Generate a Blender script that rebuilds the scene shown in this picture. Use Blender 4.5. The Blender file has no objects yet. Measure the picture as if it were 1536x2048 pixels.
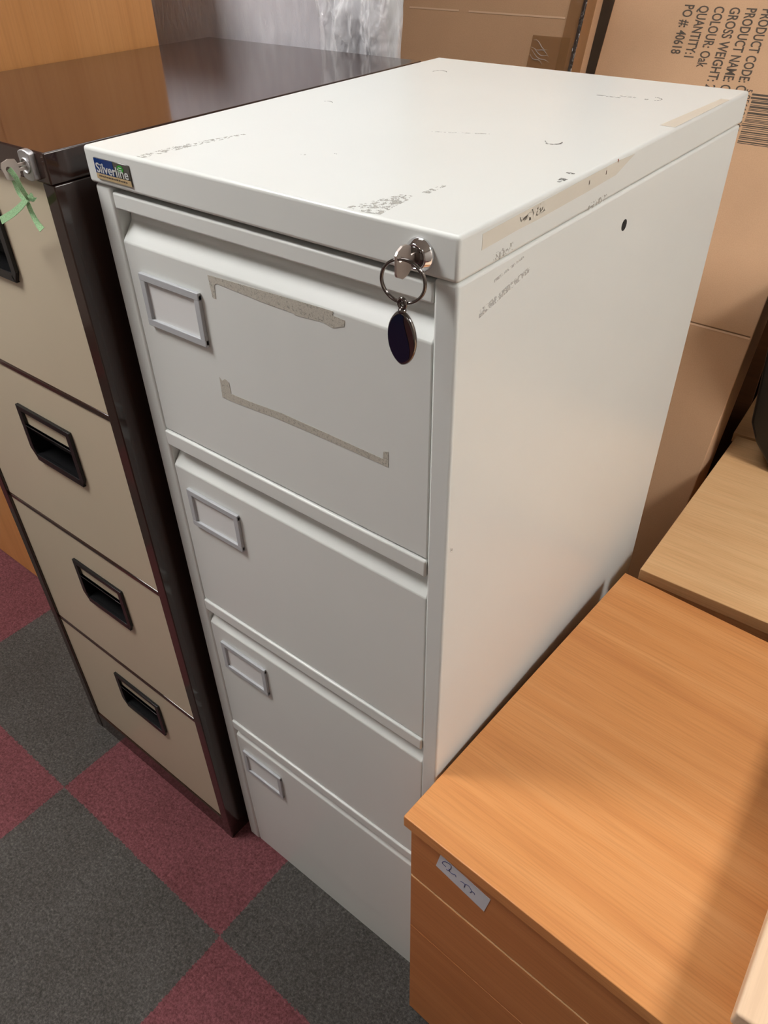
import bpy, bmesh, math, random
from mathutils import Vector, Matrix, noise as mnoise
C = bpy.context.scene.collection
SC = bpy.context.scene
R = math.radians

# ------------------------------------------------------------------ camera
cam = bpy.data.cameras.new('camera')
camo = bpy.data.objects.new('camera', cam); C.objects.link(camo)
rot = Matrix(((0.7835990753, -0.3796232329, 0.4917913076),
              (0.6210503108, 0.4995467979, -0.6039449546),
              (-0.0164012368, 0.7786778524, 0.6272095357)))
camo.matrix_world = Matrix.Translation((0.76556561, -0.46715211, 1.54562602)) @ rot.to_4x4()
cam.sensor_fit = 'VERTICAL'; cam.sensor_height = 36.0; cam.sensor_width = 27.0
cam.lens = 1536.154 / 2048 * 36.0
cam.clip_start = 0.02
SC.camera = camo
# ------------------------------------------------------------------ world, exposure, light settings
w = bpy.data.worlds.new('world'); SC.world = w; w.use_nodes = True
w.node_tree.nodes['Background'].inputs[0].default_value = (1, .93, .84, 1)
w.node_tree.nodes['Background'].inputs[1].default_value = 0.15
SC.view_settings.view_transform = 'Standard'; SC.view_settings.look = 'None'
SC.view_settings.exposure = 0.0; SC.view_settings.gamma = 1.0
CEIL_Z = 2.62
LAMPS = [(-0.75, -0.66, 40.0), (-0.10, 0.42, 5.5), (2.15, 0.45, 41.0), (1.45, -1.9, 4.5), (-0.95, -2.1, 4.0)]
LAMP_COL = (1.0, 0.985, 0.972)

# ------------------------------------------------------------------ material helpers
def newmat(name):
    m = bpy.data.materials.new(name); m.use_nodes = True
    return m, m.node_tree, m.node_tree.nodes['Principled BSDF']
def N(t, kind, **kw):
    n = t.nodes.new(kind)
    for k, v in kw.items(): setattr(n, k, v)
    return n
def coords(t, scale=(1, 1, 1), rotz=0, loc=(0, 0, 0)):
    tc = N(t, 'ShaderNodeTexCoord'); mp = N(t, 'ShaderNodeMapping')
    mp.inputs['Scale'].default_value = scale; mp.inputs['Rotation'].default_value = (0, 0, rotz)
    mp.inputs['Location'].default_value = loc
    t.links.new(tc.outputs['Object'], mp.inputs['Vector'])
    return mp.outputs['Vector']
def noise(t, vec, scale, detail=3, rough=.5, dist=0):
    n = N(t, 'ShaderNodeTexNoise')
    n.inputs['Scale'].default_value = scale; n.inputs['Detail'].default_value = detail
    n.inputs['Roughness'].default_value = rough; n.inputs['Distortion'].default_value = dist
    t.links.new(vec, n.inputs['Vector'])
    return n.outputs['Fac']
def ramp(t, fac, stops):
    r = N(t, 'ShaderNodeValToRGB'); e = r.color_ramp.elements
    while len(e) > 1: e.remove(e[-1])
    e[0].position = stops[0][0]; e[0].color = (*stops[0][1], 1)
    for p, c in stops[1:]:
        q = e.new(p); q.color = (*c, 1)
    t.links.new(fac, r.inputs['Fac'])
    return r.outputs['Color']
def bump(t, b, h, strength, dist=.001):
    n = N(t, 'ShaderNodeBump'); n.inputs['Strength'].default_value = strength; n.inputs['Distance'].default_value = dist
    t.links.new(h, n.inputs['Height']); t.links.new(n.outputs['Normal'], b.inputs['Normal'])
def mix(t, fac, a, b, mode='MIX'):
    n = N(t, 'ShaderNodeMix', data_type='RGBA', blend_type=mode)
    if isinstance(fac, (int, float)): n.inputs[0].default_value = fac
    else: t.links.new(fac, n.inputs[0])
    for s, v in ((6, a), (7, b)):
        if isinstance(v, tuple): n.inputs[s].default_value = (*v, 1)
        else: t.links.new(v, n.inputs[s])
    return n.outputs[2]
def paint(name, col, rough=.35, var=.03, bumps=.05, bscale=900, spec=.5, coat=0.0):
    m, t, b = newmat(name)
    v = coords(t)
    f = noise(t, v, 6, 4)
    lo = tuple(c * (1 - var) for c in col); hi = tuple(min(1, c * (1 + var)) for c in col)
    t.links.new(ramp(t, f, [(.3, lo), (.7, hi)]), b.inputs['Base Color'])
    b.inputs['Roughness'].default_value = rough
    b.inputs['Specular IOR Level'].default_value = spec
    b.inputs['Coat Weight'].default_value = coat; b.inputs['Coat Roughness'].default_value = .05
    if bumps: bump(t, b, noise(t, v, bscale, 2), bumps, .0005)
    return m
def wood(name, dark, mid, light, axis='X', rough=.4, scale=1.0, fleck=.35):
    m, t, b = newmat(name)
    s = {'X': (1.2, 30, 30), 'Y': (30, 1.2, 30), 'Z': (30, 30, 1.2)}[axis]
    s2 = {'X': (14, 500, 500), 'Y': (500, 14, 500), 'Z': (500, 500, 14)}[axis]
    v = coords(t, tuple(q * scale for q in s)); v2 = coords(t, tuple(q * scale for q in s2))
    big = noise(t, v, .9, 5, .55, .6)
    base = ramp(t, big, [(.25, dark), (.5, mid), (.75, light)])
    fl = noise(t, v2, .8, 2, .6)
    fr = ramp(t, fl, [(.35, (.72, .66, .58)), (.55, (1, 1, 1))])
    t.links.new(mix(t, fleck, base, fr, 'MULTIPLY'), b.inputs['Base Color'])
    b.inputs['Roughness'].default_value = rough
    bump(t, b, fl, .08, .0004)
    return m
def metal(name, col, rough=.12):
    m, t, b = newmat(name)
    b.inputs['Base Color'].default_value = (*col, 1); b.inputs['Metallic'].default_value = 1
    v = coords(t); f = noise(t, v, 300, 2)
    r = N(t, 'ShaderNodeMapRange'); r.inputs['To Min'].default_value = rough * .7; r.inputs['To Max'].default_value = rough * 1.4
    t.links.new(f, r.inputs['Value']); t.links.new(r.outputs[0], b.inputs['Roughness'])
    return m
def flaky(name, col, scale, thr, soft=.05, rough=.7, stretch=(1, 1, 1), col2=None):
    """thin film that is patchy: noise decides where the film is"""
    m, t, b = newmat(name)
    v = coords(t, stretch)
    f = noise(t, v, scale, 5, .7)
    r = N(t, 'ShaderNodeMapRange'); r.inputs['From Min'].default_value = thr - soft; r.inputs['From Max'].default_value = thr + soft
    t.links.new(f, r.inputs['Value']); t.links.new(r.outputs[0], b.inputs['Alpha'])
    if col2: t.links.new(ramp(t, noise(t, coords(t), scale * 2.2, 4, .8), [(.35, col2), (.6, col)]), b.inputs['Base Color'])
    else: b.inputs['Base Color'].default_value = (*col, 1)
    b.inputs['Roughness'].default_value = rough
    return m
M = {}
M['white'] = paint('white_enamel', (.735, .755, .725), .30, .012, .05, 2200)
M['brown'] = paint('brown_enamel', (.030, .013, .009), .13, .05, .03, 700, .5, .3)
M['beige'] = paint('beige_enamel', (.56, .48, .35), .30, .02, .05, 900)
M['black'] = paint('black_plastic', (.006, .006, .0065), .30, .05, .05)
M['dark'] = paint('dark_void', (.008, .008, .008), .8, 0, 0)
M['holder'] = paint('grey_plastic', (.46, .475, .49), .35, .02, .02)
M['card'] = paint('white_card', (.74, .745, .735), .6, .01, 0)
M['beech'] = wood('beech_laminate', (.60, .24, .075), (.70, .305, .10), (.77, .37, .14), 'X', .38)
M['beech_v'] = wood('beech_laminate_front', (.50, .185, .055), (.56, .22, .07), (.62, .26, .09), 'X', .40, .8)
M['beech_tall'] = wood('beech_cupboard_veneer', (.60, .26, .075), (.68, .31, .10), (.74, .36, .125), 'Z', .42, .7, .25)
M['pale'] = wood('pale_beech_laminate', (.74, .43, .20), (.80, .49, .24), (.86, .56, .29), 'X', .4)
M['maple'] = wood('maple_laminate', (.78, .56, .37), (.84, .62, .42), (.88, .67, .47), 'Y', .45, .8, .2)
M['maple_edge'] = paint('maple_edging', (.60, .42, .26), .4)
M['edge'] = paint('lit_drawer_edge', (.72, .44, .22), .5)  # paler than the fronts: light caught by a drawer's top edge, painted in
M['walnut'] = wood('dark_wood', (.06, .022, .008), (.09, .034, .012), (.13, .05, .018), 'X', .4)
M['chrome'] = metal('chrome', (.80, .80, .82), .06)
M['dchrome'] = metal('darkened_chrome', (.22, .20, .19), .12)
M['steel'] = metal('satin_steel', (.60, .60, .61), .42)
M['keymetal'] = metal('worn_nickel', (.66, .58, .53), .36)
M['navy'] = paint('navy_enamel', (.002, .006, .022), .08, 0, 0, spec=.6)
M['residue'] = flaky('tape_residue', (.56, .53, .455), 420, .38, .05, .75, col2=(.42, .39, .335))
M['residue_l'] = flaky('thin_tape_residue', (.46, .45, .41), 260, .56, .03, .7)
M['scuff'] = flaky('grey_scuff', (.17, .165, .15), 500, .52, .05, .7)
M['faint'] = flaky('faint_scuff', (.60, .585, .555), 200, .56, .10, .6)
M['cleartape'] = paint('yellowed_tape', (.70, .665, .575), .2, .03, .1, 300)
M['red'] = paint('red_print', (.55, .12, .08), .6)
M['ink'] = paint('printed_ink', (.085, .062, .042), .7, .1, 0)
M['blueink'] = paint('blue_pen_ink', (.02, .03, .16), .5)
M['paper'] = paint('paper_sticker', (.62, .62, .66), .7)
M['badge_blue'] = paint('badge_blue', (.008, .035, .16), .2, .02, 0)
M['badge_grey'] = paint('badge_grey', (.085, .08, .07), .2, .02, 0)
M['badge_gold'] = paint('badge_gold', (.50, .37, .20), .3, .02, 0)
M['badge_green'] = paint('badge_green', (.03, .30, .03), .3, .02, 0)
M['silver'] = paint('silver_print', (.62, .63, .62), .3)
M['wall'] = paint('painted_wall', (.48, .44, .39), .8, .02, .1, 200)
M['ceil'] = paint('ceiling_tile', (.5, .5, .48), .9, .02, .1, 200)
M['plastic_w'] = paint('white_plastic', (.8, .8, .8), .4)
def cardboard(name, col):
    m, t, b = newmat(name)
    v = coords(t); fl = noise(t, coords(t, (8, 8, 260)), 1.2, 3)
    f = noise(t, v, 5, 5, .6)
    base = ramp(t, f, [(.3, tuple(c * .90 for c in col)), (.7, col)])
    fib = ramp(t, noise(t, v, 500, 3, .7), [(.3, (.86, .84, .8)), (.6, (1, 1, 1))])
    t.links.new(mix(t, .6, base, fib, 'MULTIPLY'), b.inputs['Base Color'])
    b.inputs['Roughness'].default_value = .75
    bump(t, b, fl, .12, .001)
    return m
M['cardboard'] = cardboard('brown_cardboard', (.66, .41, .238))
M['crease'] = paint('cardboard_crease', (.78, .55, .36), .8)
M['creased'] = paint('cardboard_slot', (.20, .105, .05), .8)
def amber_tape():
    m, t, b = newmat('clear_packing_tape')
    b.inputs['Base Color'].default_value = (.42, .22, .09, 1); b.inputs['Roughness'].default_value = .07
    b.inputs['Alpha'].default_value = .38
    v = coords(t, (1, 1, 1)); bump(t, b, noise(t, v, 38, 4, .6, 1.2), .5, .004)
    return m
M['tape'] = amber_tape()
def poly(amin=.16, rg=.12, bs=.6):
    m, t, b = newmat('clear_polythene')
    b.inputs['Base Color'].default_value = (.93, .94, .96, 1); b.inputs['Roughness'].default_value = rg
    b.inputs['Specular IOR Level'].default_value = .9
    fr = N(t, 'ShaderNodeLayerWeight'); fr.inputs['Blend'].default_value = .35
    r = N(t, 'ShaderNodeMapRange'); r.inputs['To Min'].default_value = amin; r.inputs['To Max'].default_value = .95
    t.links.new(fr.outputs['Facing'], r.inputs['Value']); t.links.new(r.outputs[0], b.inputs['Alpha'])
    v = coords(t, (1, 1, .35)); bump(t, b, noise(t, v, 42, 5, .6, 1.5), bs, .008)
    return m
M['poly'] = poly()
M['poly_l'] = poly(.34, .05, 1.0)
def greyboard():
    m, t, b = newmat('grey_wood_effect')
    f = noise(t, coords(t, (16, 16, 1.4)), 1.1, 6, .65, .8)
    g = noise(t, coords(t), 5, 4)
    c1 = ramp(t, f, [(.3, (.44, .41, .445)), (.5, (.52, .49, .53)), (.72, (.66, .63, .67))])
    c2 = ramp(t, g, [(.35, (.85, .85, .86)), (.65, (1, 1, 1))])
    t.links.new(mix(t, .7, c1, c2, 'MULTIPLY'), b.inputs['Base Color'])
    b.inputs['Roughness'].default_value = .4
    return m
M['grey'] = greyboard()
def carpet():
    m, t, b = newmat('carpet_tiles')
    v = coords(t, (1, 1, 1), 0, (0, 0, 0))
    P = .5125
    mp = N(t, 'ShaderNodeMapping'); mp.inputs['Location'].default_value = (.407 / P, .181 / P, .5)
    mp.inputs['Scale'].default_value = (1 / P, 1 / P, 0)
    t.links.new(v, mp.inputs['Vector'])
    wob = N(t, 'ShaderNodeTexNoise'); wob.inputs['Scale'].default_value = 260; wob.inputs['Detail'].default_value = 2
    t.links.new(v, wob.inputs['Vector'])
    sub = N(t, 'ShaderNodeVectorMath', operation='SUBTRACT'); sub.inputs[1].default_value = (.5, .5, .5)
    t.links.new(wob.outputs['Color'], sub.inputs[0])
    sc = N(t, 'ShaderNodeVectorMath', operation='SCALE'); sc.inputs['Scale'].default_value = .022
    t.links.new(sub.outputs[0], sc.inputs[0])
    mul = N(t, 'ShaderNodeVectorMath', operation='MULTIPLY'); mul.inputs[1].default_value = (1, 1, 0)
    t.links.new(sc.outputs[0], mul.inputs[0])
    ad = N(t, 'ShaderNodeVectorMath', operation='ADD')
    t.links.new(mp.outputs[0], ad.inputs[0]); t.links.new(mul.outputs[0], ad.inputs[1])
    ch = N(t, 'ShaderNodeTexChecker'); ch.inputs['Scale'].default_value = 1.0
    t.links.new(ad.outputs[0], ch.inputs['Vector'])
    fib = noise(t, v, 210, 6, .82); fib2 = noise(t, v, 90, 4, .7); blot = noise(t, v, 7, 3)
    gr = ramp(t, fib, [(.3, (.045, .044, .042)), (.5, (.125, .118, .110)), (.66, (.25, .23, .21)), (.78, (.45, .41, .37))])
    rd = ramp(t, fib, [(.3, (.11, .036, .042)), (.5, (.27, .092, .105)), (.66, (.42, .17, .18)), (.78, (.62, .38, .35))])
    c = mix(t, ch.outputs['Fac'], rd, gr)
    md = ramp(t, fib2, [(.32, (.66, .65, .64)), (.62, (1, 1, 1))])
    c = mix(t, 1.0, c, md, 'MULTIPLY')
    bl = ramp(t, blot, [(.35, (.85, .84, .82)), (.65, (1, 1, 1))])
    t.links.new(mix(t, 1.0, c, bl, 'MULTIPLY'), b.inputs['Base Color'])
    b.inputs['Roughness'].default_value = .95; b.inputs['Specular IOR Level'].default_value = .15
    bump(t, b, fib, .9, .004)
    return m
M['carpet'] = carpet()
def ribbon_mat():
    m, t, b = newmat('green_ribbon')
    f = noise(t, coords(t), 900, 3)
    t.links.new(ramp(t, f, [(.3, (.22, .43, .20)), (.7, (.42, .64, .37))]), b.inputs['Base Color'])
    b.inputs['Roughness'].default_value = .9
    return m
M['ribbon'] = ribbon_mat()
def emit(name, col, s):
    m, t, b = newmat(name)
    b.inputs['Base Color'].default_value = (.8, .8, .8, 1)
    b.inputs['Emission Color'].default_value = (*col, 1); b.inputs['Emission Strength'].default_value = s
    return m

# ------------------------------------------------------------------ mesh helpers
def addbox(bm, x0, x1, y0, y1, z0, z1, bev=0, seg=2, mi=0):
    vs = [bm.verts.new(p) for p in ((x0, y0, z0), (x1, y0, z0), (x1, y1, z0), (x0, y1, z0), (x0, y0, z1), (x1, y0, z1), (x1, y1, z1), (x0, y1, z1))]
    fs = [bm.faces.new([vs[i] for i in f]) for f in ((0, 3, 2, 1), (4, 5, 6, 7), (0, 1, 5, 4), (1, 2, 6, 5), (2, 3, 7, 6), (3, 0, 4, 7))]
    for f in fs: f.material_index = mi
    if bev:
        es = {e for f in fs for e in f.edges}
        r = bmesh.ops.bevel(bm, geom=list(es), offset=bev, segments=seg, affect='EDGES', profile=.5, material=mi)
        for f in r['faces']: f.smooth = True; f.material_index = mi
def prism(bm, pts, d, axis=1, bev=0, seg=2, mi=0):
    """pts: list of 3D points (planar); d: extrusion vector"""
    d = Vector(d)
    a = [bm.verts.new(p) for p in pts]; b = [bm.verts.new(Vector(p) + d) for p in pts]
    n = len(pts)
    fs = [bm.faces.new(a), bm.faces.new(b[::-1])] + [bm.faces.new((a[i], b[i], b[(i + 1) % n], a[(i + 1) % n])) for i in range(n)]
    for f in fs: f.material_index = mi
    bmesh.ops.recalc_face_normals(bm, faces=fs)
    if bev:
        es = {e for f in fs for e in f.edges}
        r = bmesh.ops.bevel(bm, geom=list(es), offset=bev, segments=seg, affect='EDGES', profile=.5)
        for f in r['faces']: f.smooth = True; f.material_index = mi
def lathe(bm, prof, cx, cy, cz, axis='Y', seg=40, mi=0):
    """prof: (radius, along) pairs"""
    rings = []
    for r, h in prof:
        ring = []
        for i in range(seg):
            a = 2 * math.pi * i / seg
            c, s = math.cos(a) * r, math.sin(a) * r
            p = {'Y': (cx + c, cy + h, cz + s), 'Z': (cx + c, cy + s, cz + h), 'X': (cx + h, cy + c, cz + s)}[axis]
            ring.append(bm.verts.new(p))
        rings.append(ring)
    fs = []
    for a, b in zip(rings, rings[1:]):
        for i in range(seg): fs.append(bm.faces.new((a[i], a[(i + 1) % seg], b[(i + 1) % seg], b[i])))
    fs.append(bm.faces.new(rings[0])); fs.append(bm.faces.new(rings[-1][::-1]))
    for f in fs[:-2]: f.smooth = True
    for f in fs: f.material_index = mi
    bmesh.ops.recalc_face_normals(bm, faces=fs)
def tube(bm, pts, r, seg=10, closed=False, mi=0):
    pts = [Vector(p) for p in pts]; n = len(pts); rings = []
    up0 = None
    for i, p in enumerate(pts):
        if closed: d = pts[(i + 1) % n] - pts[i - 1]
        else: d = pts[min(i + 1, n - 1)] - pts[max(i - 1, 0)]
        d.normalize()
        if up0 is None:
            up0 = d.orthogonal().normalized()
        u = (up0 - d * up0.dot(d)).normalized(); up0 = u; v = d.cross(u)
        rr = r[i] if isinstance(r, (list, tuple)) else r
        rings.append([bm.verts.new(p + (u * math.cos(2 * math.pi * k / seg) + v * math.sin(2 * math.pi * k / seg)) * rr) for k in range(seg)])
    prs = list(zip(rings, rings[1:])) + ([(rings[-1], rings[0])] if closed else [])
    fs = []
    for a, b in prs:
        for k in range(seg): fs.append(bm.faces.new((a[k], a[(k + 1) % seg], b[(k + 1) % seg], b[k])))
    if not closed: fs += [bm.faces.new(rings[0]), bm.faces.new(rings[-1][::-1])]
    for f in fs: f.smooth = True; f.material_index = mi
    bmesh.ops.recalc_face_normals(bm, faces=fs)
def strip(bm, pts, widths, wdir, th, mi=0):
    """a ribbon of real thickness along pts"""
    pts = [Vector(p) for p in pts]; rows = []
    for i, p in enumerate(pts):
        d = (pts[min(i + 1, len(pts) - 1)] - pts[max(i - 1, 0)]).normalized()
        wd = Vector(wdir[i % len(wdir)]) if isinstance(wdir[0], (list, tuple)) else Vector(wdir)
        wd = (wd - d * wd.dot(d)).normalized(); nn = d.cross(wd).normalized()
        h = widths[i] / 2
        rows.append([bm.verts.new(p + wd * a * h + nn * b * th / 2) for a, b in ((-1, -1), (1, -1), (1, 1), (-1, 1))])
    fs = []
    for a, b in zip(rows, rows[1:]):
        for k in range(4): fs.append(bm.faces.new((a[k], a[(k + 1) % 4], b[(k + 1) % 4], b[k])))
    fs += [bm.faces.new(rows[0]), bm.faces.new(rows[-1][::-1])]
    for f in fs: f.material_index = mi; f.smooth = False
    bmesh.ops.recalc_face_normals(bm, faces=fs)
def smooth_path(pts, n=6):
    pts = [Vector(p) for p in pts]; out = []
    P = [pts[0]] + pts + [pts[-1]]
    for i in range(1, len(P) - 2):
        for k in range(n):
            t = k / n; a, b, c, d = P[i - 1], P[i], P[i + 1], P[i + 2]
            out.append(.5 * ((2 * b) + (c - a) * t + (2 * a - 5 * b + 4 * c - d) * t * t + (3 * b - a - 3 * c + d) * t ** 3))
    out.append(pts[-1])
    return out
def obj(name, bm, mats, parent=None):
    me = bpy.data.meshes.new(name); bm.to_mesh(me); bm.free()
    for m in (mats if isinstance(mats, (list, tuple)) else [mats]): me.materials.append(m)
    o = bpy.data.objects.new(name, me); C.objects.link(o)
    if parent: o.parent = parent
    return o
def box(name, x0, x1, y0, y1, z0, z1, m, parent=None, bev=0, seg=2):
    bm = bmesh.new(); addbox(bm, x0, x1, y0, y1, z0, z1, bev, seg)
    return obj(name, bm, m, parent)
def tag(o, label, cat, group=None):
    o['label'] = label; o['category'] = cat
    if group: o['group'] = group
    return o
def thing(name, label, cat, loc=(0, 0, 0), rotx=0, rotz=0, group=None):
    o = bpy.data.objects.new(name, None); C.objects.link(o)
    o.empty_display_size = .05
    o.location = loc; o.rotation_euler = (rotx, 0, rotz)
    return tag(o, label, cat, group)
def struct(o):
    o['kind'] = 'structure'; return o
def decal(name, polys, d, m, parent):
    """thin film(s) lying on a surface; polys: lists of 3D points, d: thickness vector"""
    for p in polys:
        off = Vector(d) * .5
        bm = bmesh.new(); prism(bm, [Vector(q) + off for q in p], d); o = obj(name, bm, m, parent)
    return o
def textmesh(name, body, m, parent, fit_len, fit_h, origin, ex, ey, th=.0003, spacing=1.0):
    """lettering fitted to a length; ex = reading direction, ey = letter-up direction"""
    cu = bpy.data.curves.new(name, 'FONT'); cu.body = body; cu.size = 1; cu.extrude = .004; cu.space_character = spacing; cu.offset = .014
    cu.resolution_u = 3
    to = bpy.data.objects.new(name, cu); C.objects.link(to)
    dg = bpy.context.evaluated_depsgraph_get()
    me = bpy.data.meshes.new_from_object(to.evaluated_get(dg))
    bpy.data.objects.remove(to); bpy.data.curves.remove(cu)
    xs = [v.co.x for v in me.vertices]; x0, x1 = min(xs), max(xs)
    capH = .73
    ex = Vector(ex).normalized(); ey = Vector(ey).normalized(); ez = ex.cross(ey)
    sx = fit_len / (x1 - x0) if fit_len else fit_h / capH
    for v in me.vertices:
        x, y, z = v.co
        v.co = Vector(origin) + ex * ((x - x0) * sx) + ey * (y * fit_h / capH) + ez * (z / .004 * th / 2)
    me.materials.clear(); me.materials.append(m)
    o = bpy.data.objects.new(name, me); C.objects.link(o); o.parent = parent
    return o

# ------------------------------------------------------------------ the room
XL, XR, YF, YB = -2.4, 2.7, -3.1, 1.44
struct(box('floor', XL - .1, XR + .1, YF - .1, YB + .1, -.06, 0, M['carpet']))
struct(box('wall_back', XL - .1, XR + .1, YB, YB + .1, 0, CEIL_Z, M['wall']))
struct(box('wall_front', XL - .1, XR + .1, YF - .1, YF, 0, CEIL_Z, M['wall']))
struct(box('wall_left', XL - .1, XL, YF, YB, 0, CEIL_Z, M['wall']))
struct(box('wall_right', XR, XR + .1, YF, YB, 0, CEIL_Z, M['wall']))
struct(box('ceiling', XL - .1, XR + .1, YF - .1, YB + .1, CEIL_Z, CEIL_Z + .08, M['ceil']))
NAMES = ['above the gangway left of the brown filing cabinet', 'over the tall beech cupboard and grey board', 'over the desks at the right',
         'at the front right of the room', 'at the front left of the room']
for (lx, ly, ls), nm in zip(LAMPS, NAMES):
    t = thing('ceiling_light', 'square flush ceiling light panel ' + nm, 'ceiling light', (lx, ly, CEIL_Z), group='ceiling light panels')
    bm = bmesh.new()
    for a in ((-.3, .3, -.3, -.285), (-.3, .3, .285, .3), (-.3, -.285, -.285, .285), (.285, .3, -.285, .285)):
        addbox(bm, a[0], a[1], a[2], a[3], -.012, 0)
    obj('frame', bm, M['plastic_w'], t)
    box('diffuser', -.285, .285, -.285, .285, -.008, -.001, emit('light_diffuser', LAMP_COL, ls), t)

# ------------------------------------------------------------------ white filing cabinet
W, D, H = .46, .6269, 1.3517
CAPZ = 1.3158
wc = thing('filing_cabinet', 'tall white four-drawer metal filing cabinet with tape marks and chrome lock', 'filing cabinet', group='metal filing cabinets')
bm = bmesh.new()
addbox(bm, 0, .026, .003, D, 0, CAPZ - .0015, .004, 3)
addbox(bm, .437, W, .003, D, 0, CAPZ - .0015, .003, 3)
addbox(bm, .02, .44, D - .02, D - .002, 0, CAPZ - .002)
addbox(bm, .02, .44, .040, .046, 0, CAPZ - .002)
obj('body', bm, M['white'], wc)
bm = bmesh.new(); addbox(bm, -.001, W + .001, 0, D + .001, CAPZ, H, .0035, 4)
cap = obj('top_cap', bm, M['white'], wc)
def rail(z0, z1, y=.001, nm='rail'):
    bm = bmesh.new(); addbox(bm, .0275, .4365, y, .0205, z0, z1, .0022, 3)
    return obj(nm, bm, M['white'], wc)
rail(1.2925, 1.3095, .0035, 'top_rail')
for z0, z1 in ((.9975, 1.0195), (.6945, .7155), (.392, .413)): rail(z0, z1)
DR = [(1.0210, 1.2585), (.7170, .9645), (.4145, .6640), (.1045, .3690)]
drawers = []
for i, (zb, zt) in enumerate(DR):
    bm = bmesh.new()
    yf = .004
    prof = [(yf, zb), (yf, zt), (yf + .0155, zt + .0190), (yf + .0170, zt + .0335), (yf + .026, zt + .0335), (yf + .026, zb)]
    pts = [(.0275, y, z) for y, z in prof]
    prism(bm, pts, (.409, 0, 0), bev=.0014, seg=3)
    dr = obj('drawer', bm, M['white'], wc); drawers.append(dr)
    # label holder
    hx0, hx1, hz1 = .0478, .1455, zt - .0285; hz0 = hz1 - .061
    if i == 3: hx0, hx1 = .041, .136; hz1 = zt - .034; hz0 = hz1 - .064
    bm = bmesh.new(); fw = .0085; ya, yb = -.0005, .0041
    addbox(bm, hx0, hx1, ya, yb, hz1 - fw, hz1, .0009, 2); addbox(bm, hx0, hx1, ya, yb, hz0, hz0 + fw, .0009, 2)
    addbox(bm, hx0, hx0 + fw, ya + .0002, yb, hz0 + .002, hz1 - .002, .0009, 2); addbox(bm, hx1 - fw, hx1, ya + .0002, yb, hz0 + .002, hz1 - .002, .0009, 2)
    lh = obj('label_holder', bm, M['holder'], dr); lh['label'] = 'pale grey label holder'
    box('label_card', hx0 + fw - .001, hx1 - fw + .001, .0030, .0041, hz0 + fw - .001, hz1 - fw + .001, M['card'], dr)
box('plinth', .0265, .4365, .0055, .03, .0, .1025, M['white'], wc, .001)
# tape residue on the top drawer
dx, dz, yd = -.0035, -.003, .0039
def fr(pts, y=yd): return [(x + dx, y, z + dz) for x, z in pts]
TH = (0, -.00018, 0)
r1 = decal('tape_residue', [fr([(.1652, 1.2556), (.205, 1.2572), (.262, 1.2592), (.318, 1.2612), (.333, 1.2614), (.331, 1.2575), (.3456, 1.2565), (.3448, 1.2505), (.3309, 1.2453), (.318, 1.2475), (.285, 1.2448), (.282, 1.2462), (.255, 1.2462), (.235, 1.2468), (.21, 1.2480), (.1774, 1.2494), (.1735, 1.247), (.1725, 1.2322), (.1675, 1.2328)])], TH, M['residue'], drawers[0])
r1['label'] = 'dirty beige tape residue'
r2 = decal('tape_residue', [fr([(.1568, 1.1385), (.1605, 1.1350), (.166, 1.1390), (.1715, 1.1365), (.1725, 1.1225), (.205, 1.1235), (.250, 1.1265), (.300, 1.1262), (.350, 1.1256), (.3855, 1.1252), (.3865, 1.134), (.3925, 1.1362), (.3920, 1.1180), (.380, 1.1182), (.340, 1.1180), (.290, 1.1178), (.240, 1.1170), (.200, 1.1142), (.172, 1.1128), (.1563, 1.1126)])], TH, M['residue'], drawers[0])
r2['label'] = 'dirty beige tape residue'
# scuffs on the top face of the cap (z = H)
UP = (0, 0, .00018); zt_ = H
def arc(cx, cy, r, a0, a1, wd, n=10, sq=1.0):
    o = []; i_ = []
    for k in range(n + 1):
        a = R(a0 + (a1 - a0) * k / n); ww = wd * (.3 + .7 * math.sin(math.pi * k / n))
        o.append((cx + math.cos(a) * (r + ww / 2), cy + math.sin(a) * (r + ww / 2) * sq, zt_)); i_.append((cx + math.cos(a) * (r - ww / 2), cy + math.sin(a) * (r - ww / 2) * sq, zt_))
    return o + i_[::-1]
def rect(x0, x1, y0, y1): return [(x0, y0, zt_), (x1, y0, zt_), (x1, y1, zt_), (x0, y1, zt_)]
s_ = decal('scuff_mark', [arc(.0715, .527, .010, 20, 200, .0016), arc(.3855, .276, .0085, -120, 40, .0028), arc(.3845, .279, .0085, -170, -110, .0012), arc(.386, .520, .008, -70, 110, .0016), rect(.377, .381, .511, .514)], UP, M['scuff'], cap)
s_['label'] = 'dark ring-shaped scuff marks'
s_ = decal('scuff_mark', [arc(.073, .288, .009, 20, 170, .0012), [(.262, .243, zt_), (.316, .268, zt_), (.316, .2692, zt_), (.262, .2445, zt_)], rect(.32, .35, .502, .506), rect(.345, .365, .512, .517), rect(.21, .215, .10, .102), rect(.235, .238, .12, .121)], UP, M['faint'], cap)
s_ = decal('tape_residue', [[(.083, .004, zt_), (.094, .004, zt_), (.098, .05, zt_), (.102, .085, zt_), (.108, .125, zt_), (.104, .125, zt_), (.094, .09, zt_), (.085, .05, zt_)]], UP, M['residue_l'], cap)
s_['label'] = 'patchy grey tape residue'
s_ = decal('tape_residue', [[(.350, .004, zt_), (.372, .003, zt_), (.383, .006, zt_), (.380, .03, zt_), (.378, .058, zt_), (.365, .055, zt_)], [(.376, .07, zt_), (.383, .07, zt_), (.382, .10, zt_), (.377, .095, zt_)]], UP, M['residue_l'], cap)
s_['label'] = 'patchy grey tape residue'
decal('scuff_mark', [rect(.450, .4565, .166, .172), rect(.446, .4535, .188, .191), rect(.452, .4555, .160, .163)], UP, M['scuff'], cap)
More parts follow.
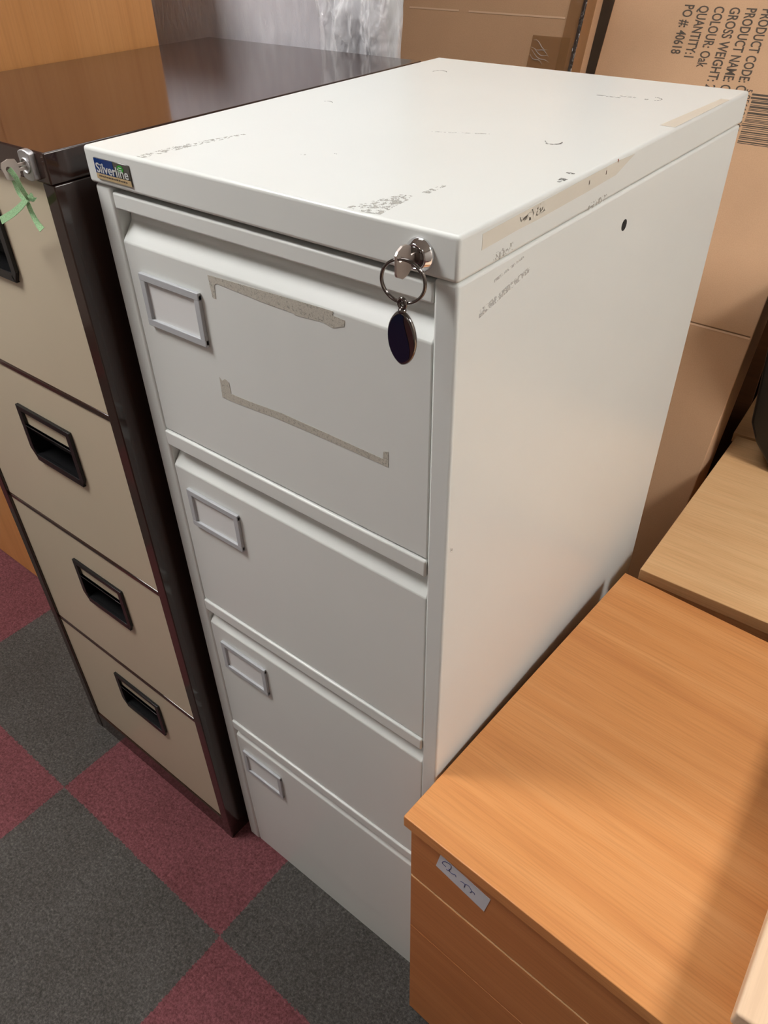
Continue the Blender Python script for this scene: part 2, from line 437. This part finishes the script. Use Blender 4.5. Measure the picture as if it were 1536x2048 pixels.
# marks on the right side of the cap
xs = W + .001; RT = (.00018, 0, 0)
def sd(pts, x=xs): return [(x, y, z) for y, z in pts]
s_ = decal('clear_tape', [sd([(.031, 1.3455), (.20, 1.3478), (.262, 1.3485), (.30, 1.3470), (.262, 1.336), (.20, 1.3345), (.115, 1.3335), (.085, 1.3340), (.031, 1.3330)])], RT, M['cleartape'], cap)
s_['label'] = 'strip of yellowed clear tape'
s_ = decal('clear_tape', [[(.4425, .40, zt_), (.459, .40, zt_), (.459, .562, zt_), (.449, .562, zt_)]], UP, M['cleartape'], cap)
s_['label'] = 'strip of yellowed clear tape'
decal('scuff_mark', [sd([(.0490, 1.3245), (.078, 1.3265), (.079, 1.3200), (.050, 1.3172)]), sd([(.208, 1.3168), (.252, 1.3168), (.248, 1.3225), (.215, 1.3225)]), sd([(.085, 1.343), (.125, 1.347), (.128, 1.338), (.09, 1.336)])], RT, M['residue_l'], cap)
decal('red_mark', [sd([(.205, 1.3440), (.2065, 1.3440), (.2065, 1.3405), (.205, 1.3405)]), sd([(.2385, 1.3450), (.240, 1.3450), (.240, 1.3415), (.2385, 1.3415)]), sd([(.262, 1.3500), (.2632, 1.3500), (.2632, 1.3470), (.262, 1.3470)])], RT, M['red'], cap)
hb = decal('scuff_mark', [sd([(.035, 1.283), (.112, 1.295), (.112, 1.290), (.035, 1.276)], W), sd([(.010, 1.0445), (.0135, 1.0425), (.013, 1.0375), (.0105, 1.038)], W), sd([(.055, 1.3020), (.10, 1.308), (.10, 1.306), (.055, 1.2995)], W)], RT, M['faint'], wc)
bm = bmesh.new(); lathe(bm, [(.0058, 0), (.0058, .0004)], W - .0001, .3067, 1.2773, 'X', 24)
hl = obj('hole_shade_disc', bm, M['dark'], wc); hl['label'] = 'black disc painted as the shade of a round hole in the side panel'  # flat black disc on the panel paints the shade inside a hole
# badge
bd = bmesh.new()
addbox(bd, .0160, .0735, -.0012, 0.0002, 1.3224, 1.3428, .0006, 1, 0)
badge = obj('badge', bd, M['badge_grey'], wc); badge['label'] = 'blue and grey maker badge'
bm = bmesh.new(); prism(bm, [(.0163, -.0013, 1.3282), (.0163, -.0013, 1.3425), (.0470, -.0013, 1.3425), (.0490, -.0013, 1.3282)], (0, -.0002, 0)); obj('blue_field', bm, M['badge_blue'], badge)
bm = bmesh.new(); prism(bm, [(.0163, -.0013, 1.3227), (.0732, -.0013, 1.3227), (.0732, -.0013, 1.3282), (.0163, -.0013, 1.3282)], (0, -.0002, 0)); obj('gold_band', bm, M['badge_gold'], badge)
bm = bmesh.new()
prism(bm, [(.0590 + .0052 * math.cos(a), -.0013, 1.3373 + .0036 * math.sin(a)) for a in [k * math.pi / 14 for k in range(28)]], (0, -.0003, 0), mi=0)
for sz in (1.3385, 1.3362): prism(bm, [(.0565, -.0016, sz - .0004), (.0615, -.0016, sz - .0004), (.0615, -.0016, sz + .0004), (.0565, -.0016, sz + .0004)], (0, -.0001, 0), mi=1)
obj('green_oval', bm, [M['badge_green'], M['silver']], badge)
textmesh('lettering', 'Silverline', M['silver'], badge, .0525, .0095, (.0185, -.0017, 1.3292), (1, 0, 0), (0, 0, 1), .0002)
bm = bmesh.new(); random.seed(3); x = .0205
while x < .066:
    l = random.uniform(.0015, .004); addbox(bm, x, min(x + l, .068), -.0016, -.0014, 1.3250, 1.3262 + random.uniform(0, .0006)); x += l + .0008
obj('small_print', bm, M['ink'], badge)
# lock
LX, LZ = .4262, 1.3318
bm = bmesh.new()
lathe(bm, [(.0132, .001), (.0132, -.0015), (.0122, -.0030), (.0102, -.0070), (.0096, -.0078), (.0086, -.0078), (.0084, -.0060), (.0070, -.0060)], LX, 0, LZ, 'Y', 48)
lk = obj('lock', bm, M['chrome'], wc); lk['label'] = 'round chrome lock'
bm = bmesh.new(); lathe(bm, [(.0080, -.0055), (.0080, -.0074), (.0074, -.0078), (.001, -.0078)], LX, 0, LZ, 'Y', 36)
obj('lock_cylinder', bm, M['dchrome'], lk)
# key in the lock: flat plate standing in the y-z plane
key = thing('key', 'small silver key standing in the chrome lock of the white cabinet', 'key', (LX, 0, LZ), group='keys left in the locks')
bm = bmesh.new(); addbox(bm, -.0009, .0009, -.0135, -.0079, -.0035, .0035, .0003, 1); obj('blade', bm, M['keymetal'], key)
def plate_with_hole(bm, outline, hole_c, hr, th, n=14):
    """plate in the y-z plane made as a ring of quads between hole and outline"""
    import math as m_
    hy, hz = hole_c
    def ray(a):
        best = None; d = (m_.cos(a), m_.sin(a))
        for (y0, z0), (y1, z1) in zip(outline, outline[1:] + outline[:1]):
            ey, ez = y1 - y0, z1 - z0; den = d[0] * ez - d[1] * ey
            if abs(den) < 1e-12: continue
            t = ((y0 - hy) * ez - (z0 - hz) * ey) / den; u = ((y0 - hy) * d[1] - (z0 - hz) * d[0]) / den
            if t > 0 and -1e-6 <= u <= 1 + 1e-6 and (best is None or t < best): best = t
        return (hy + d[0] * best, hz + d[1] * best)
    angs = sorted([2 * m_.pi * k / n for k in range(n)] + [m_.atan2(z - hz, y - hy) % (2 * m_.pi) for y, z in outline])
    rings = []
    for xx in (-th / 2, th / 2):
        o = [bm.verts.new((xx, *ray(a))) for a in angs]; i_ = [bm.verts.new((xx, hy + hr * m_.cos(a), hz + hr * m_.sin(a))) for a in angs]
        rings.append((o, i_))
    k = len(angs); fs = []
    (o0, i0), (o1, i1) = rings
    for j in range(k):
        q = (j + 1) % k
        fs += [bm.faces.new((o0[j], o0[q], i0[q], i0[j])), bm.faces.new((o1[j], i1[j], i1[q], o1[q])), bm.faces.new((o0[j], o1[j], o1[q], o0[q])), bm.faces.new((i0[j], i0[q], i1[q], i1[j]))]
    bmesh.ops.recalc_face_normals(bm, faces=fs)
bm = bmesh.new()
plate_with_hole(bm, [(-.0300, -.0085), (-.0310, -.006), (-.0310, .0078), (-.0290, .0105), (-.0235, .0130), (-.0180, .0128), (-.0135, .0105), (-.0130, -.0075), (-.0170, -.0105), (-.0235, -.0118)], (-.0262, .004), .0022, .0019)
obj('bow', bm, M['keymetal'], key)
# key ring with fob
kr = thing('key_ring', 'chrome split ring coloured with its dark reflections, with an oval navy fob, hanging from the silver key', 'key ring', (.4305, -.0275, 1.3205))
bm = bmesh.new()
pts = []
for k in range(129):
    a = math.pi * 2 * k / 64 + .6
    pts.append((.0172 * math.cos(a), -.0009 + .0018 * k / 128 + .004 * math.cos(a), .0168 * math.sin(a)))
tube(bm, pts, .00120, 8)
obj('split_ring', bm, M['dchrome'], kr)  # chrome ring's dark reflections are put into the base colour
bm = bmesh.new()
tube(bm, [(.0032 * math.cos(a), -.001, -.0168 + .0038 * math.sin(a)) for a in [k * math.pi / 10 for k in range(20)]], .0016, 8, True)
lathe(bm, [(.0010, -.0205), (.0032, -.0212), (.0034, -.0228), (.0028, -.0242), (.0010, -.0248)], 0, -.001, 0, 'Z', 20)
obj('swivel', bm, M['dchrome'], kr)
def fob_outline(s=1.0, n=40):
    o = []
    for k in range(n):
        a = 2 * math.pi * k / n
        x = math.sin(a); z = math.cos(a)
        wz = (1 - abs(z) ** 2.1) ** .62 if abs(z) < 1 else 0
        o.append((math.copysign(wz, x) * .0138 * s, z * .0232 * s))
    return o
bm = bmesh.new(); cz = -.0452
rings = []
for s, y in ((.80, .0022), (.96, .0014), (1.0, 0), (.97, -.0016), (.90, -.0024)):
    rings.append([bm.verts.new((x, y - .001, z + cz)) for x, z in fob_outline(s)])
fs = []
for a, b in zip(rings, rings[1:]):
    for i in range(40): fs.append(bm.faces.new((a[i], a[(i + 1) % 40], b[(i + 1) % 40], b[i])))
for f in fs: f.smooth = True
fs.append(bm.faces.new(rings[0])); fs.append(bm.faces.new(rings[-1][::-1]))
bmesh.ops.recalc_face_normals(bm, faces=fs)
fob = obj('fob', bm, M['dchrome'], kr)
bm = bmesh.new(); ol = fob_outline(.88)
pp = []
for x, z in ol:
    lim = .0138 * (.42 + .22 * math.sin((z / .0232) * 2.6 - .6) * -1)
    pp.append((min(x, lim), -.0034, z + cz))
prism(bm, pp, (0, -.0004, 0)); nv = obj('enamel_inlay', bm, M['navy'], fob); nv['label'] = 'glossy navy blue inlay'

# ------------------------------------------------------------------ brown and beige filing cabinet
BX0, BX1, BY0, BY1, BH = -.497, -.019, -.0335, .608, 1.348
bc = thing('filing_cabinet', 'tall dark brown four-drawer filing cabinet with beige drawers and black recessed handles', 'filing cabinet', group='metal filing cabinets')
cz = 1.3165
bm = bmesh.new()
addbox(bm, BX0 + .004, BX0 + .024, BY0 + .002, BY1, 0, cz - .001, .0015, 2)
addbox(bm, BX1 - .0225, BX1 - .0005, BY0 + .002, BY1, 0, cz - .001, .0015, 2)
addbox(bm, BX0 + .02, BX1 - .02, BY1 - .02, BY1 - .001, 0, cz - .001)
addbox(bm, BX0 + .02, BX1 - .02, BY0 + .045, BY0 + .050, 0, cz - .001)
obj('body', bm, M['brown'], bc)
bm = bmesh.new(); addbox(bm, BX0, BX1, BY0 - .001, BY1 + .001, cz, BH, .0018, 3)
bcap = obj('top_cap', bm, M['brown'], bc)
box('plinth', BX0 + .024, BX1 - .0225, BY0 + .0035, BY0 + .02, 0, .052, M['brown'], bc)
def brown_handle(parent, hx, hz):
    """hx left, hz top"""
    y1 = BY0 + .006; y0 = y1 - .004
    bm = bmesh.new()
    wd, ht = .139, .098
    # frame bars around a label window, the sloping bar and the finger recess
    def pr(pts, yy=y0, dd=None): prism(bm, [(hx + a, yy, hz - b) for a, b in pts], (0, dd or (y1 - yy + .001), 0), bev=.0006, seg=2)
    pr([(0, 0), (wd, 0), (wd, .009), (0, .009)])
    pr([(0, .008), (.011, .008), (.011, ht - .020), (.016, ht - .010), (.012, ht - .004), (0, ht - .020)])
    pr([(wd - .011, .008), (wd, .008), (wd, ht - .014), (wd - .008, ht), (wd - .014, ht - .006), (wd - .011, ht - .014)])
    pr([(.010, ht - .012), (wd - .012, ht - .012), (wd - .006, ht), (.012, ht)])
    pr([(.010, .034), (wd - .010, .034), (wd - .010, .036), (.010, .036)])
    # sloping bar falls back into the recess
    prism(bm, [(hx + .010, y0 + .001, hz - .034), (hx + .010, y0 + .012, hz - .058), (hx + .010, y0 + .014, hz - .058), (hx + .010, y0 + .006, hz - .034)], (wd - .020, 0, 0))
    a0, a1, b0, b1 = hx + .0102, hx + .1288, hz - .0878, hz - .0362; yb = y1 + .030
    addbox(bm, a0, a1, y1 - .001, yb, b0, b0 + .0012); addbox(bm, a0, a1, y1 + .012, yb, b1 - .0012, b1)
    addbox(bm, a0, a0 + .0012, y1 - .001, yb, b0, b1); addbox(bm, a1 - .0012, a1, y1 - .001, yb, b0, b1)
    h = obj('handle', bm, M['black'], parent); h['label'] = 'black recessed pull'
    return h
for rz0_, rz1_ in ((1.0168, 1.0262), (.6978, .7072), (.3748, .3842)):
    bm = bmesh.new(); addbox(bm, BX0 + .0245, BX1 - .023, BY0 + .0052, BY0 + .02, rz0_, rz1_, .002, 2); obj('rail', bm, M['brown'], bc)
pan = [(1.0265, 1.3135), (.7075, 1.0165), (.3845, .6975), (.0545, .3745)]
for i, (zb, zt) in enumerate(pan):
    px0, px1 = BX0 + .025, BX1 - .0235
    hx, hz = -.304, .9545 + (.3185 if i == 0 else 0) - (0, 0, .3165, .6275)[i]
    yp = BY0 + .007
    # drawer front with a real opening where the finger recess sits
    rx0, rx1, rz0, rz1 = hx + .010, hx + .129, hz - .088, hz - .036
    bm = bmesh.new()
    addbox(bm, px0, rx0, yp, yp + .01, zb, zt); addbox(bm, rx1, px1, yp, yp + .01, zb, zt)
    addbox(bm, rx0, rx1, yp, yp + .01, zb, rz0); addbox(bm, rx0, rx1, yp, yp + .01, rz1, zt)
    bmesh.ops.remove_doubles(bm, verts=bm.verts, dist=1e-5)
    d = obj('drawer', bm, M['beige'], bc); d['label'] = 'beige drawer front'
    brown_handle(d, hx, hz)
    box('recess', rx0 + .0005, rx1 - .0005, yp + .029, yp + .030, rz0 + .0005, rz1 - .0005, M['dark'], d)
# lock plate on the brown cap
bm = bmesh.new()
lx, lz = -.0465, 1.3335; w2, h2 = .0105, .0155
out = []
for k in range(7): a = -1 + 2 * k / 6; out.append((lx + a * w2, BY0, lz + h2 - .0028 * a * a))
for k in range(7): a = 1 - 2 * k / 6; out.append((lx + a * w2, BY0, lz - h2 + .0028 * a * a))
prism(bm, out, (0, -.0075, 0), bev=.0012, seg=3)
bl = obj('lock', bm, M['steel'], bc); bl['label'] = 'satin silver lock plate'
bm = bmesh.new(); lathe(bm, [(.0078, -.0070), (.0078, -.0086), (.0068, -.0088), (.0066, -.0078), (.001, -.0078)], lx, BY0, lz, 'Y', 28)
obj('lock_cylinder', bm, M['steel'], bl)
k2 = thing('key', 'worn key with green cloth ribbon, standing in the brown cabinet lock', 'key', (lx, BY0 - .008, lz), group='keys left in the locks')
bm = bmesh.new(); addbox(bm, -.0009, .0009, -.0085, .001, .0012, .0042, .0003, 1); addbox(bm, -.0009, .0009, -.0085, .001, -.0035, -.0002, .0003, 1)
obj('blade', bm, M['keymetal'], k2)
bm = bmesh.new()
plate_with_hole(bm, [(-.0238, -.0080), (-.0262, .0030), (-.0245, .0078), (-.0170, .0100), (-.0100, .0088), (-.0080, .0045), (-.0080, -.0060), (-.0095, -.0092), (-.0130, -.0105), (-.0200, -.0098)], (-.0195, .0010), .0026, .0020)
obj('bow', bm, M['keymetal'], k2)
RB = k2.location
bm = bmesh.new()
def rel(p): return tuple(Vector(p) - Vector(RB))
RIB = {'s1': [(-.0450,-.0605,1.3350),(-.0398,-.059,1.3284),(-.0387,-.057,1.3174),(-.0397,-.052,1.3040)], 's2': [(-.0500,-.0570,1.3320),(-.0545,-.054,1.3200),(-.0540,-.053,1.3080),(-.0450,-.052,1.2990)], 'tA': [(-.0363,-.052,1.306),(-.0458,-.052,1.3023),(-.0602,-.052,1.2936),(-.0839,-.052,1.2815),(-.1153,-.052,1.268)], 'tB': [(-.0480,-.050,1.2990),(-.0500,-.048,1.2890),(-.0470,-.048,1.282),(-.0430,-.048,1.2761),(-.0381,-.048,1.2720)]}
def rb(key_, w0, w1, wd):
    pts = smooth_path([rel(p) for p in RIB[key_]], 6); n = len(pts)
    strip(bm, pts, [w0 + (w1 - w0) * i / (n - 1) for i in range(n)], wd, .0007)
rb('s1', .0052, .0046, (.75, .62, .1)); rb('s2', .0050, .0042, (.85, .45, .2))
rb('tA', .0055, .0080, (.35, .1, .93)); rb('tB', .0045, .0070, (.80, .55, .2))
cu = Vector(rel(RIB['tA'][0]))
strip(bm, [cu + Vector((.0028 * math.cos(a), -.001 + .0004 * i, .0028 * math.sin(a))) for i, a in enumerate([k * math.pi / 8 for k in range(15)])], [.006] * 15, (.35, -.9, -.35), .0007)
rbn = obj('ribbon', bm, M['ribbon'], k2); rbn['label'] = 'knotted pale green cloth ribbon'

# ------------------------------------------------------------------ tall beech cupboard, left of the brown cabinet
cb = thing('cupboard', 'tall orange beech cupboard left of and behind the brown filing cabinet', 'cupboard')
box('carcass', -1.305, -.505, .182, .5018, .0, 1.58, M['beech_tall'], cb, .001)
box('door', -1.303, -.907, .166, .181, 0.004, 1.576, M['beech_tall'], cb, .001)
box('door', -.903, -.507, .166, .181, 0.004, 1.576, M['beech_tall'], cb, .001)

# ------------------------------------------------------------------ grey board in clear polythene
gb = thing('wrapped_board', 'upright grey wood-effect board in clear crinkled polythene behind the brown cabinet', 'board', (-.55, .65, 0))
box('board', -.55, .425, -.008, .010, 0, 1.75, M['grey'], gb, .001)
def wrinkle(x, z):
    v = 0
    for i, (k, a, s) in enumerate(((9, .010, 1.0), (22, .0075, .7), (47, .0042, .45), (95, .0020, .3))):
        q = mnoise.noise(Vector((x * k * 1.3, z * k * .5 + x * 2, 3.7 * i)))
        v += a * (1 - abs(q) * 2.4)
    return v
def sheet(bm, x0, x1, z0, z1, nx, nz, y, amp, edge=None):
    g = []
    for j in range(nz + 1):
        row = []
        for i in range(nx + 1):
            u, v = i / nx, j / nz; x = x0 + (x1 - x0) * u; z = z0 + (z1 - z0) * v
            xx, ew = edge(u, v, x, z) if edge else (x, 1)
            row.append(bm.verts.new((xx, y - max(0.0, wrinkle(x, z)) * amp * ew, z)))
        g.append(row)
    for j in range(nz):
        for i in range(nx):
            f = bm.faces.new((g[j][i], g[j][i + 1], g[j + 1][i + 1], g[j + 1][i])); f.smooth = True
bm = bmesh.new()
def e1(u, v, x, z):
    n0 = mnoise.noise(Vector((0, z * 9, 5))) * .012; n1 = mnoise.noise(Vector((4, z * 11, 1))) * .012
    return x + n0 * (1 - u) + n1 * u, math.sin(math.pi * min(1, max(0.04, u * 1.0))) ** .4
sheet(bm, .298, .470, 1.15, 1.60, 90, 160, -.012, 1.3, e1)
sheet(bm, .310, .462, 1.15, 1.60, 70, 140, -.0095, .7, e1)
pw = obj('loose_polythene', bm, M['poly_l'], gb); pw['label'] = 'bunched shiny clear polythene'
bm = bmesh.new(); sheet(bm, -.548, .30, 1.10, 1.70, 150, 110, -.0088, .12)
obj('polythene_wrap', bm, M['poly'], gb)

# ------------------------------------------------------------------ cartons leaning against the back wall
def frame(lean, A):
    return Vector((0, math.sin(lean), math.cos(lean)))
# right carton: plane through (0, .85, .5) leaning 21 degrees
L2 = R(21)
def carton(label, lean, A, s0, s1, outline, th):
    t = thing('cardboard_carton', label, 'carton', (0, A[1], A[2]), rotx=-lean, group='flat cartons leaning behind the cabinets')
    bm = bmesh.new(); prism(bm, [(x, 0, s) for x, s in outline], (0, th, 0), bev=.002, seg=2)
    obj('box', bm, M['cardboard'], t)
    return t
c2 = carton('large brown cardboard carton printed with product details and a barcode', L2, (0, .85, .5), 0, 0, [(.0149, -.497), (.4735, -.497), (.4735, 1.30), (.0149, 1.30)], .085)
lines = [('PO #: 40618', .1545, .0790), ('QUANTITY:1', .1818, .0828), ('COLOUR: Oak', .2100, .0970), ('GROSS WEIGHT: 2', .2378, .1300), ('PRODUCT NAME: C', .2655, .1300), ('PRODUCT CODE: C', .2930, .1285), ]
for s, x, ln in lines:
    textmesh('printed_text', s, M['ink'], c2, ln, .0185, (x, -.0004, .9405), (0, 0, -1), (1, 0, 0))
textmesh('printed_digits', '5', M['ink'], c2, .0045, .0105, (.3125, -.0004, .8165), (0, 0, -1), (1, 0, 0))
textmesh('printed_digits', '056681', M['ink'], c2, .0370, .0105, (.3125, -.0004, .8075), (0, 0, -1), (1, 0, 0))
textmesh('printed_digits', '308671', M['ink'], c2, .0370, .0105, (.3125, -.0004, .7665), (0, 0, -1), (1, 0, 0))
bm = bmesh.new(); s = .8110; random.seed(11); guard = 0
while s > .7285:
    wd = random.choice((.0011, .0011, .0020, .0032)); long = guard in (0, 1, 14, 15, 29, 30)
    addbox(bm, .3265 if not long else .3235, .395, -.0003, .0002, s - wd, s); s -= wd + random.choice((.0010, .0014, .0022)); guard += 1
obj('barcode', bm, M['ink'], c2)
bm = bmesh.new(); addbox(bm, .02, .4705, -.0006, .0004, .4065, .4100, 0, mi=0); addbox(bm, .02, .4705, -.0003, .0004, .4100, .4125, 0, mi=1)
obj('crease', bm, [M['crease'], M['creased']], c2)
# left carton
L1 = R(17)
c1 = carton('plain brown cardboard carton with crumpled clear packing tape along its right edge', L1, (0, .846, .5), 0, 0, [(-.435, -.498), (-.0075, -.498), (-.0075, 1.25), (-.435, 1.25)], .07)
bm = bmesh.new()
for a, b in ((-.4155, -.288), (-.264, -.0439)): addbox(bm, a, b, -.0006, .0004, .8915, .8948, 0)
obj('slot_flap', bm, M['crease'], c1)
bm = bmesh.new()
addbox(bm, -.104, -.022, -.0014, -.0006, .60, .8612)
bmesh.ops.subdivide_edges(bm, edges=bm.edges, cuts=1)
obj('packing_tape', bm, M['tape'], c1)
bm = bmesh.new(); addbox(bm, -.0400, -.0070, -.0016, -.0008, -.40, 1.24); addbox(bm, -.0070, -.0062, -.001, .040, -.40, 1.24)
obj('packing_tape', bm, M['tape'], c1)
bm = bmesh.new()
random.seed(5)
g = []
for j in range(261):
    z = .55 + j * .0025
    row = []
    for i in range(6):
        a = i / 5
        n = mnoise.noise(Vector((a * 3, z * 60, 0))) * .0022 + mnoise.noise(Vector((a * 9, z * 200, 2))) * .001
        row.append(bm.verts.new((-.0125 + a * .0075 + .3 * n, -.0022 - abs(n) * 1.3 + .004 * max(0, a - .7), z)))
    g.append(row)
for j in range(260):
    for i in range(5): bm.faces.new((g[j][i], g[j][i + 1], g[j + 1][i + 1], g[j + 1][i])).smooth = True
cr = obj('crumpled_tape', bm, M['dchrome'], c1); cr['label'] = 'crumpled shiny tape along the edge'
bm = bmesh.new()
for k, (x0, s0_, x1, s1_) in enumerate([(-.100, .853, -.066, .838), (-.102, .838, -.062, .826), (-.101, .834, -.058, .815), (-.102, .828, -.070, .812), (-.094, .841, -.060, .829)]):
    pts = [(x0 + (x1 - x0) * q / 8, -.0016, s0_ + (s1_ - s0_) * q / 8 + .003 * math.sin(q * .8 + k)) for q in range(9)]
    tube(bm, pts, [.0002 + .0007 * math.sin(math.pi * q / 8) for q in range(9)], 6)
obj('tape_wrinkle', bm, M['poly'], c1)

# ------------------------------------------------------------------ pedestals at the right
def pedestal(label, P, rz, wd, dp, ht, top, front, gaps, grain=None, body_inset=.006, hang=True):
    t = thing('drawer_pedestal', label, 'pedestal', (P[0], P[1], 0), rotz=rz, group='low wooden pedestals')
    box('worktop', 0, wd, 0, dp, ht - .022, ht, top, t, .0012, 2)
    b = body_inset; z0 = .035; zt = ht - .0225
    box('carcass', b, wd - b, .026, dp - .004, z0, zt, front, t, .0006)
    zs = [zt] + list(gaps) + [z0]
    for k in range(len(zs) - 1):
        fz1, fz0 = zs[k] - (.0022 if k == 1 else .0006), zs[k + 1] + (.0015 if k == 0 else .0004)
        bm = bmesh.new(); addbox(bm, b, wd - b, .008, .0255, fz0, fz1 - .0012, .0004, 1, 0)
        addbox(bm, b, wd - b, .0084, .025, fz1 - .0013, fz1, 0, 1, 1 if k == 1 else 0)  # second drawer's top strip has its highlight put into the colour
        obj('drawer', bm, [front, M['edge']], t)
    for cx, cy in ((.05, .06), (wd - .05, .06), (.05, dp - .06), (wd - .05, dp - .06)):
        bm = bmesh.new(); lathe(bm, [(.016, -.01), (.018, -.006), (.018, .006), (.016, .01)], cx, cy, .018, 'X', 20); addbox(bm, cx - .012, cx + .012, cy - .012, cy + .012, .03, .0352)
        obj('castor', bm, M['black'], t)
    return t
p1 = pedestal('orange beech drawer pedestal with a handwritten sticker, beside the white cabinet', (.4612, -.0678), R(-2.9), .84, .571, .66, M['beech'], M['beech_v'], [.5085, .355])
lab = [(.0534, .6217), (.129, .6104), (.1228, .5703), (.0472, .5863)]
st = decal('sticker', [[(x, .0080, z) for x, z in lab]], (0, -.0004, 0), M['paper'], p1); st['label'] = 'torn white paper sticker'
bm = bmesh.new()
for s in ([(.0628, .6038), (.0577, .6046), (.0571, .6082), (.0615, .6146), (.0668, .6171), (.07, .6162), (.0699, .6087), (.0667, .5999), (.0635, .5987)], [(.0673, .6053), (.0694, .5992), (.0739, .6), (.0774, .6024), (.0785, .5987)], [(.0858, .598), (.092, .599), (.0916, .5901)],
          [(.092, .599), (.0971, .6023), (.1008, .5985), (.1028, .5952), (.1006, .589)], [(.1028, .5952), (.1063, .5956), (.107, .5927)]):
    pts = smooth_path([(x, .0074, z) for x, z in s], 4); tube(bm, pts, .0005, 5)
hw = obj('handwriting', bm, M['blueink'], st); hw['label'] = 'blue pen scribble'
p2 = pedestal('pale beech pedestal behind the orange pedestal', (.5062, .5255), R(1.2), .75, .4995, .66, M['pale'], M['pale'], [.50, .33])
p3 = pedestal('pale beech pedestal furthest back, partly hidden by the black case', (.4870, 1.0335), R(3.5), .62, .24, .66, M['pale'], M['pale'], [.50, .33])
# dark cupboard behind, beside the right carton
dk = thing('cupboard', 'dark brown wooden cupboard between the printed carton and the black case', 'cupboard')
box('carcass', .30, 1.20, 1.340, 1.430, 0, 1.02, M['walnut'], dk, .001)
box('door', .302, .452, 1.320, 1.339, .02, 1.00, M['walnut'], dk, .001)
box('door', .457, 1.198, 1.320, 1.339, .02, 1.00, M['walnut'], dk, .001)
# black case
bm = bmesh.new()
prism(bm, [(.512, .93, 1.02), (.5165, .93, .90), (.529, .93, .752), (.548, .93, .715), (.592, .93, .664), (.61, .93, .6605), (.95, .93, .6605), (.95, .93, 1.02)], (0, .17, 0), bev=.006, seg=3)
bcs = thing('monitor_case', 'black plastic case standing on the pale pedestals at the right edge', 'case')
obj('shell', bm, M['black'], bcs)
# maple desk at the lower right
dk2 = thing('desk', 'pale maple desk with rounded edge in the lower right corner', 'desk', (.8461, -.0705, 0), rotz=R(1.8))
bm = bmesh.new(); addbox(bm, 0, 1.25, 0, .56, .716, .74, .003, 3)
obj('desktop', bm, M['maple'], dk2)
box('side_panel', .56, .585, .02, .54, 0, .7155, M['maple'], dk2, .001)
box('side_panel', 1.22, 1.245, .02, .54, 0, .7155, M['maple'], dk2, .001)
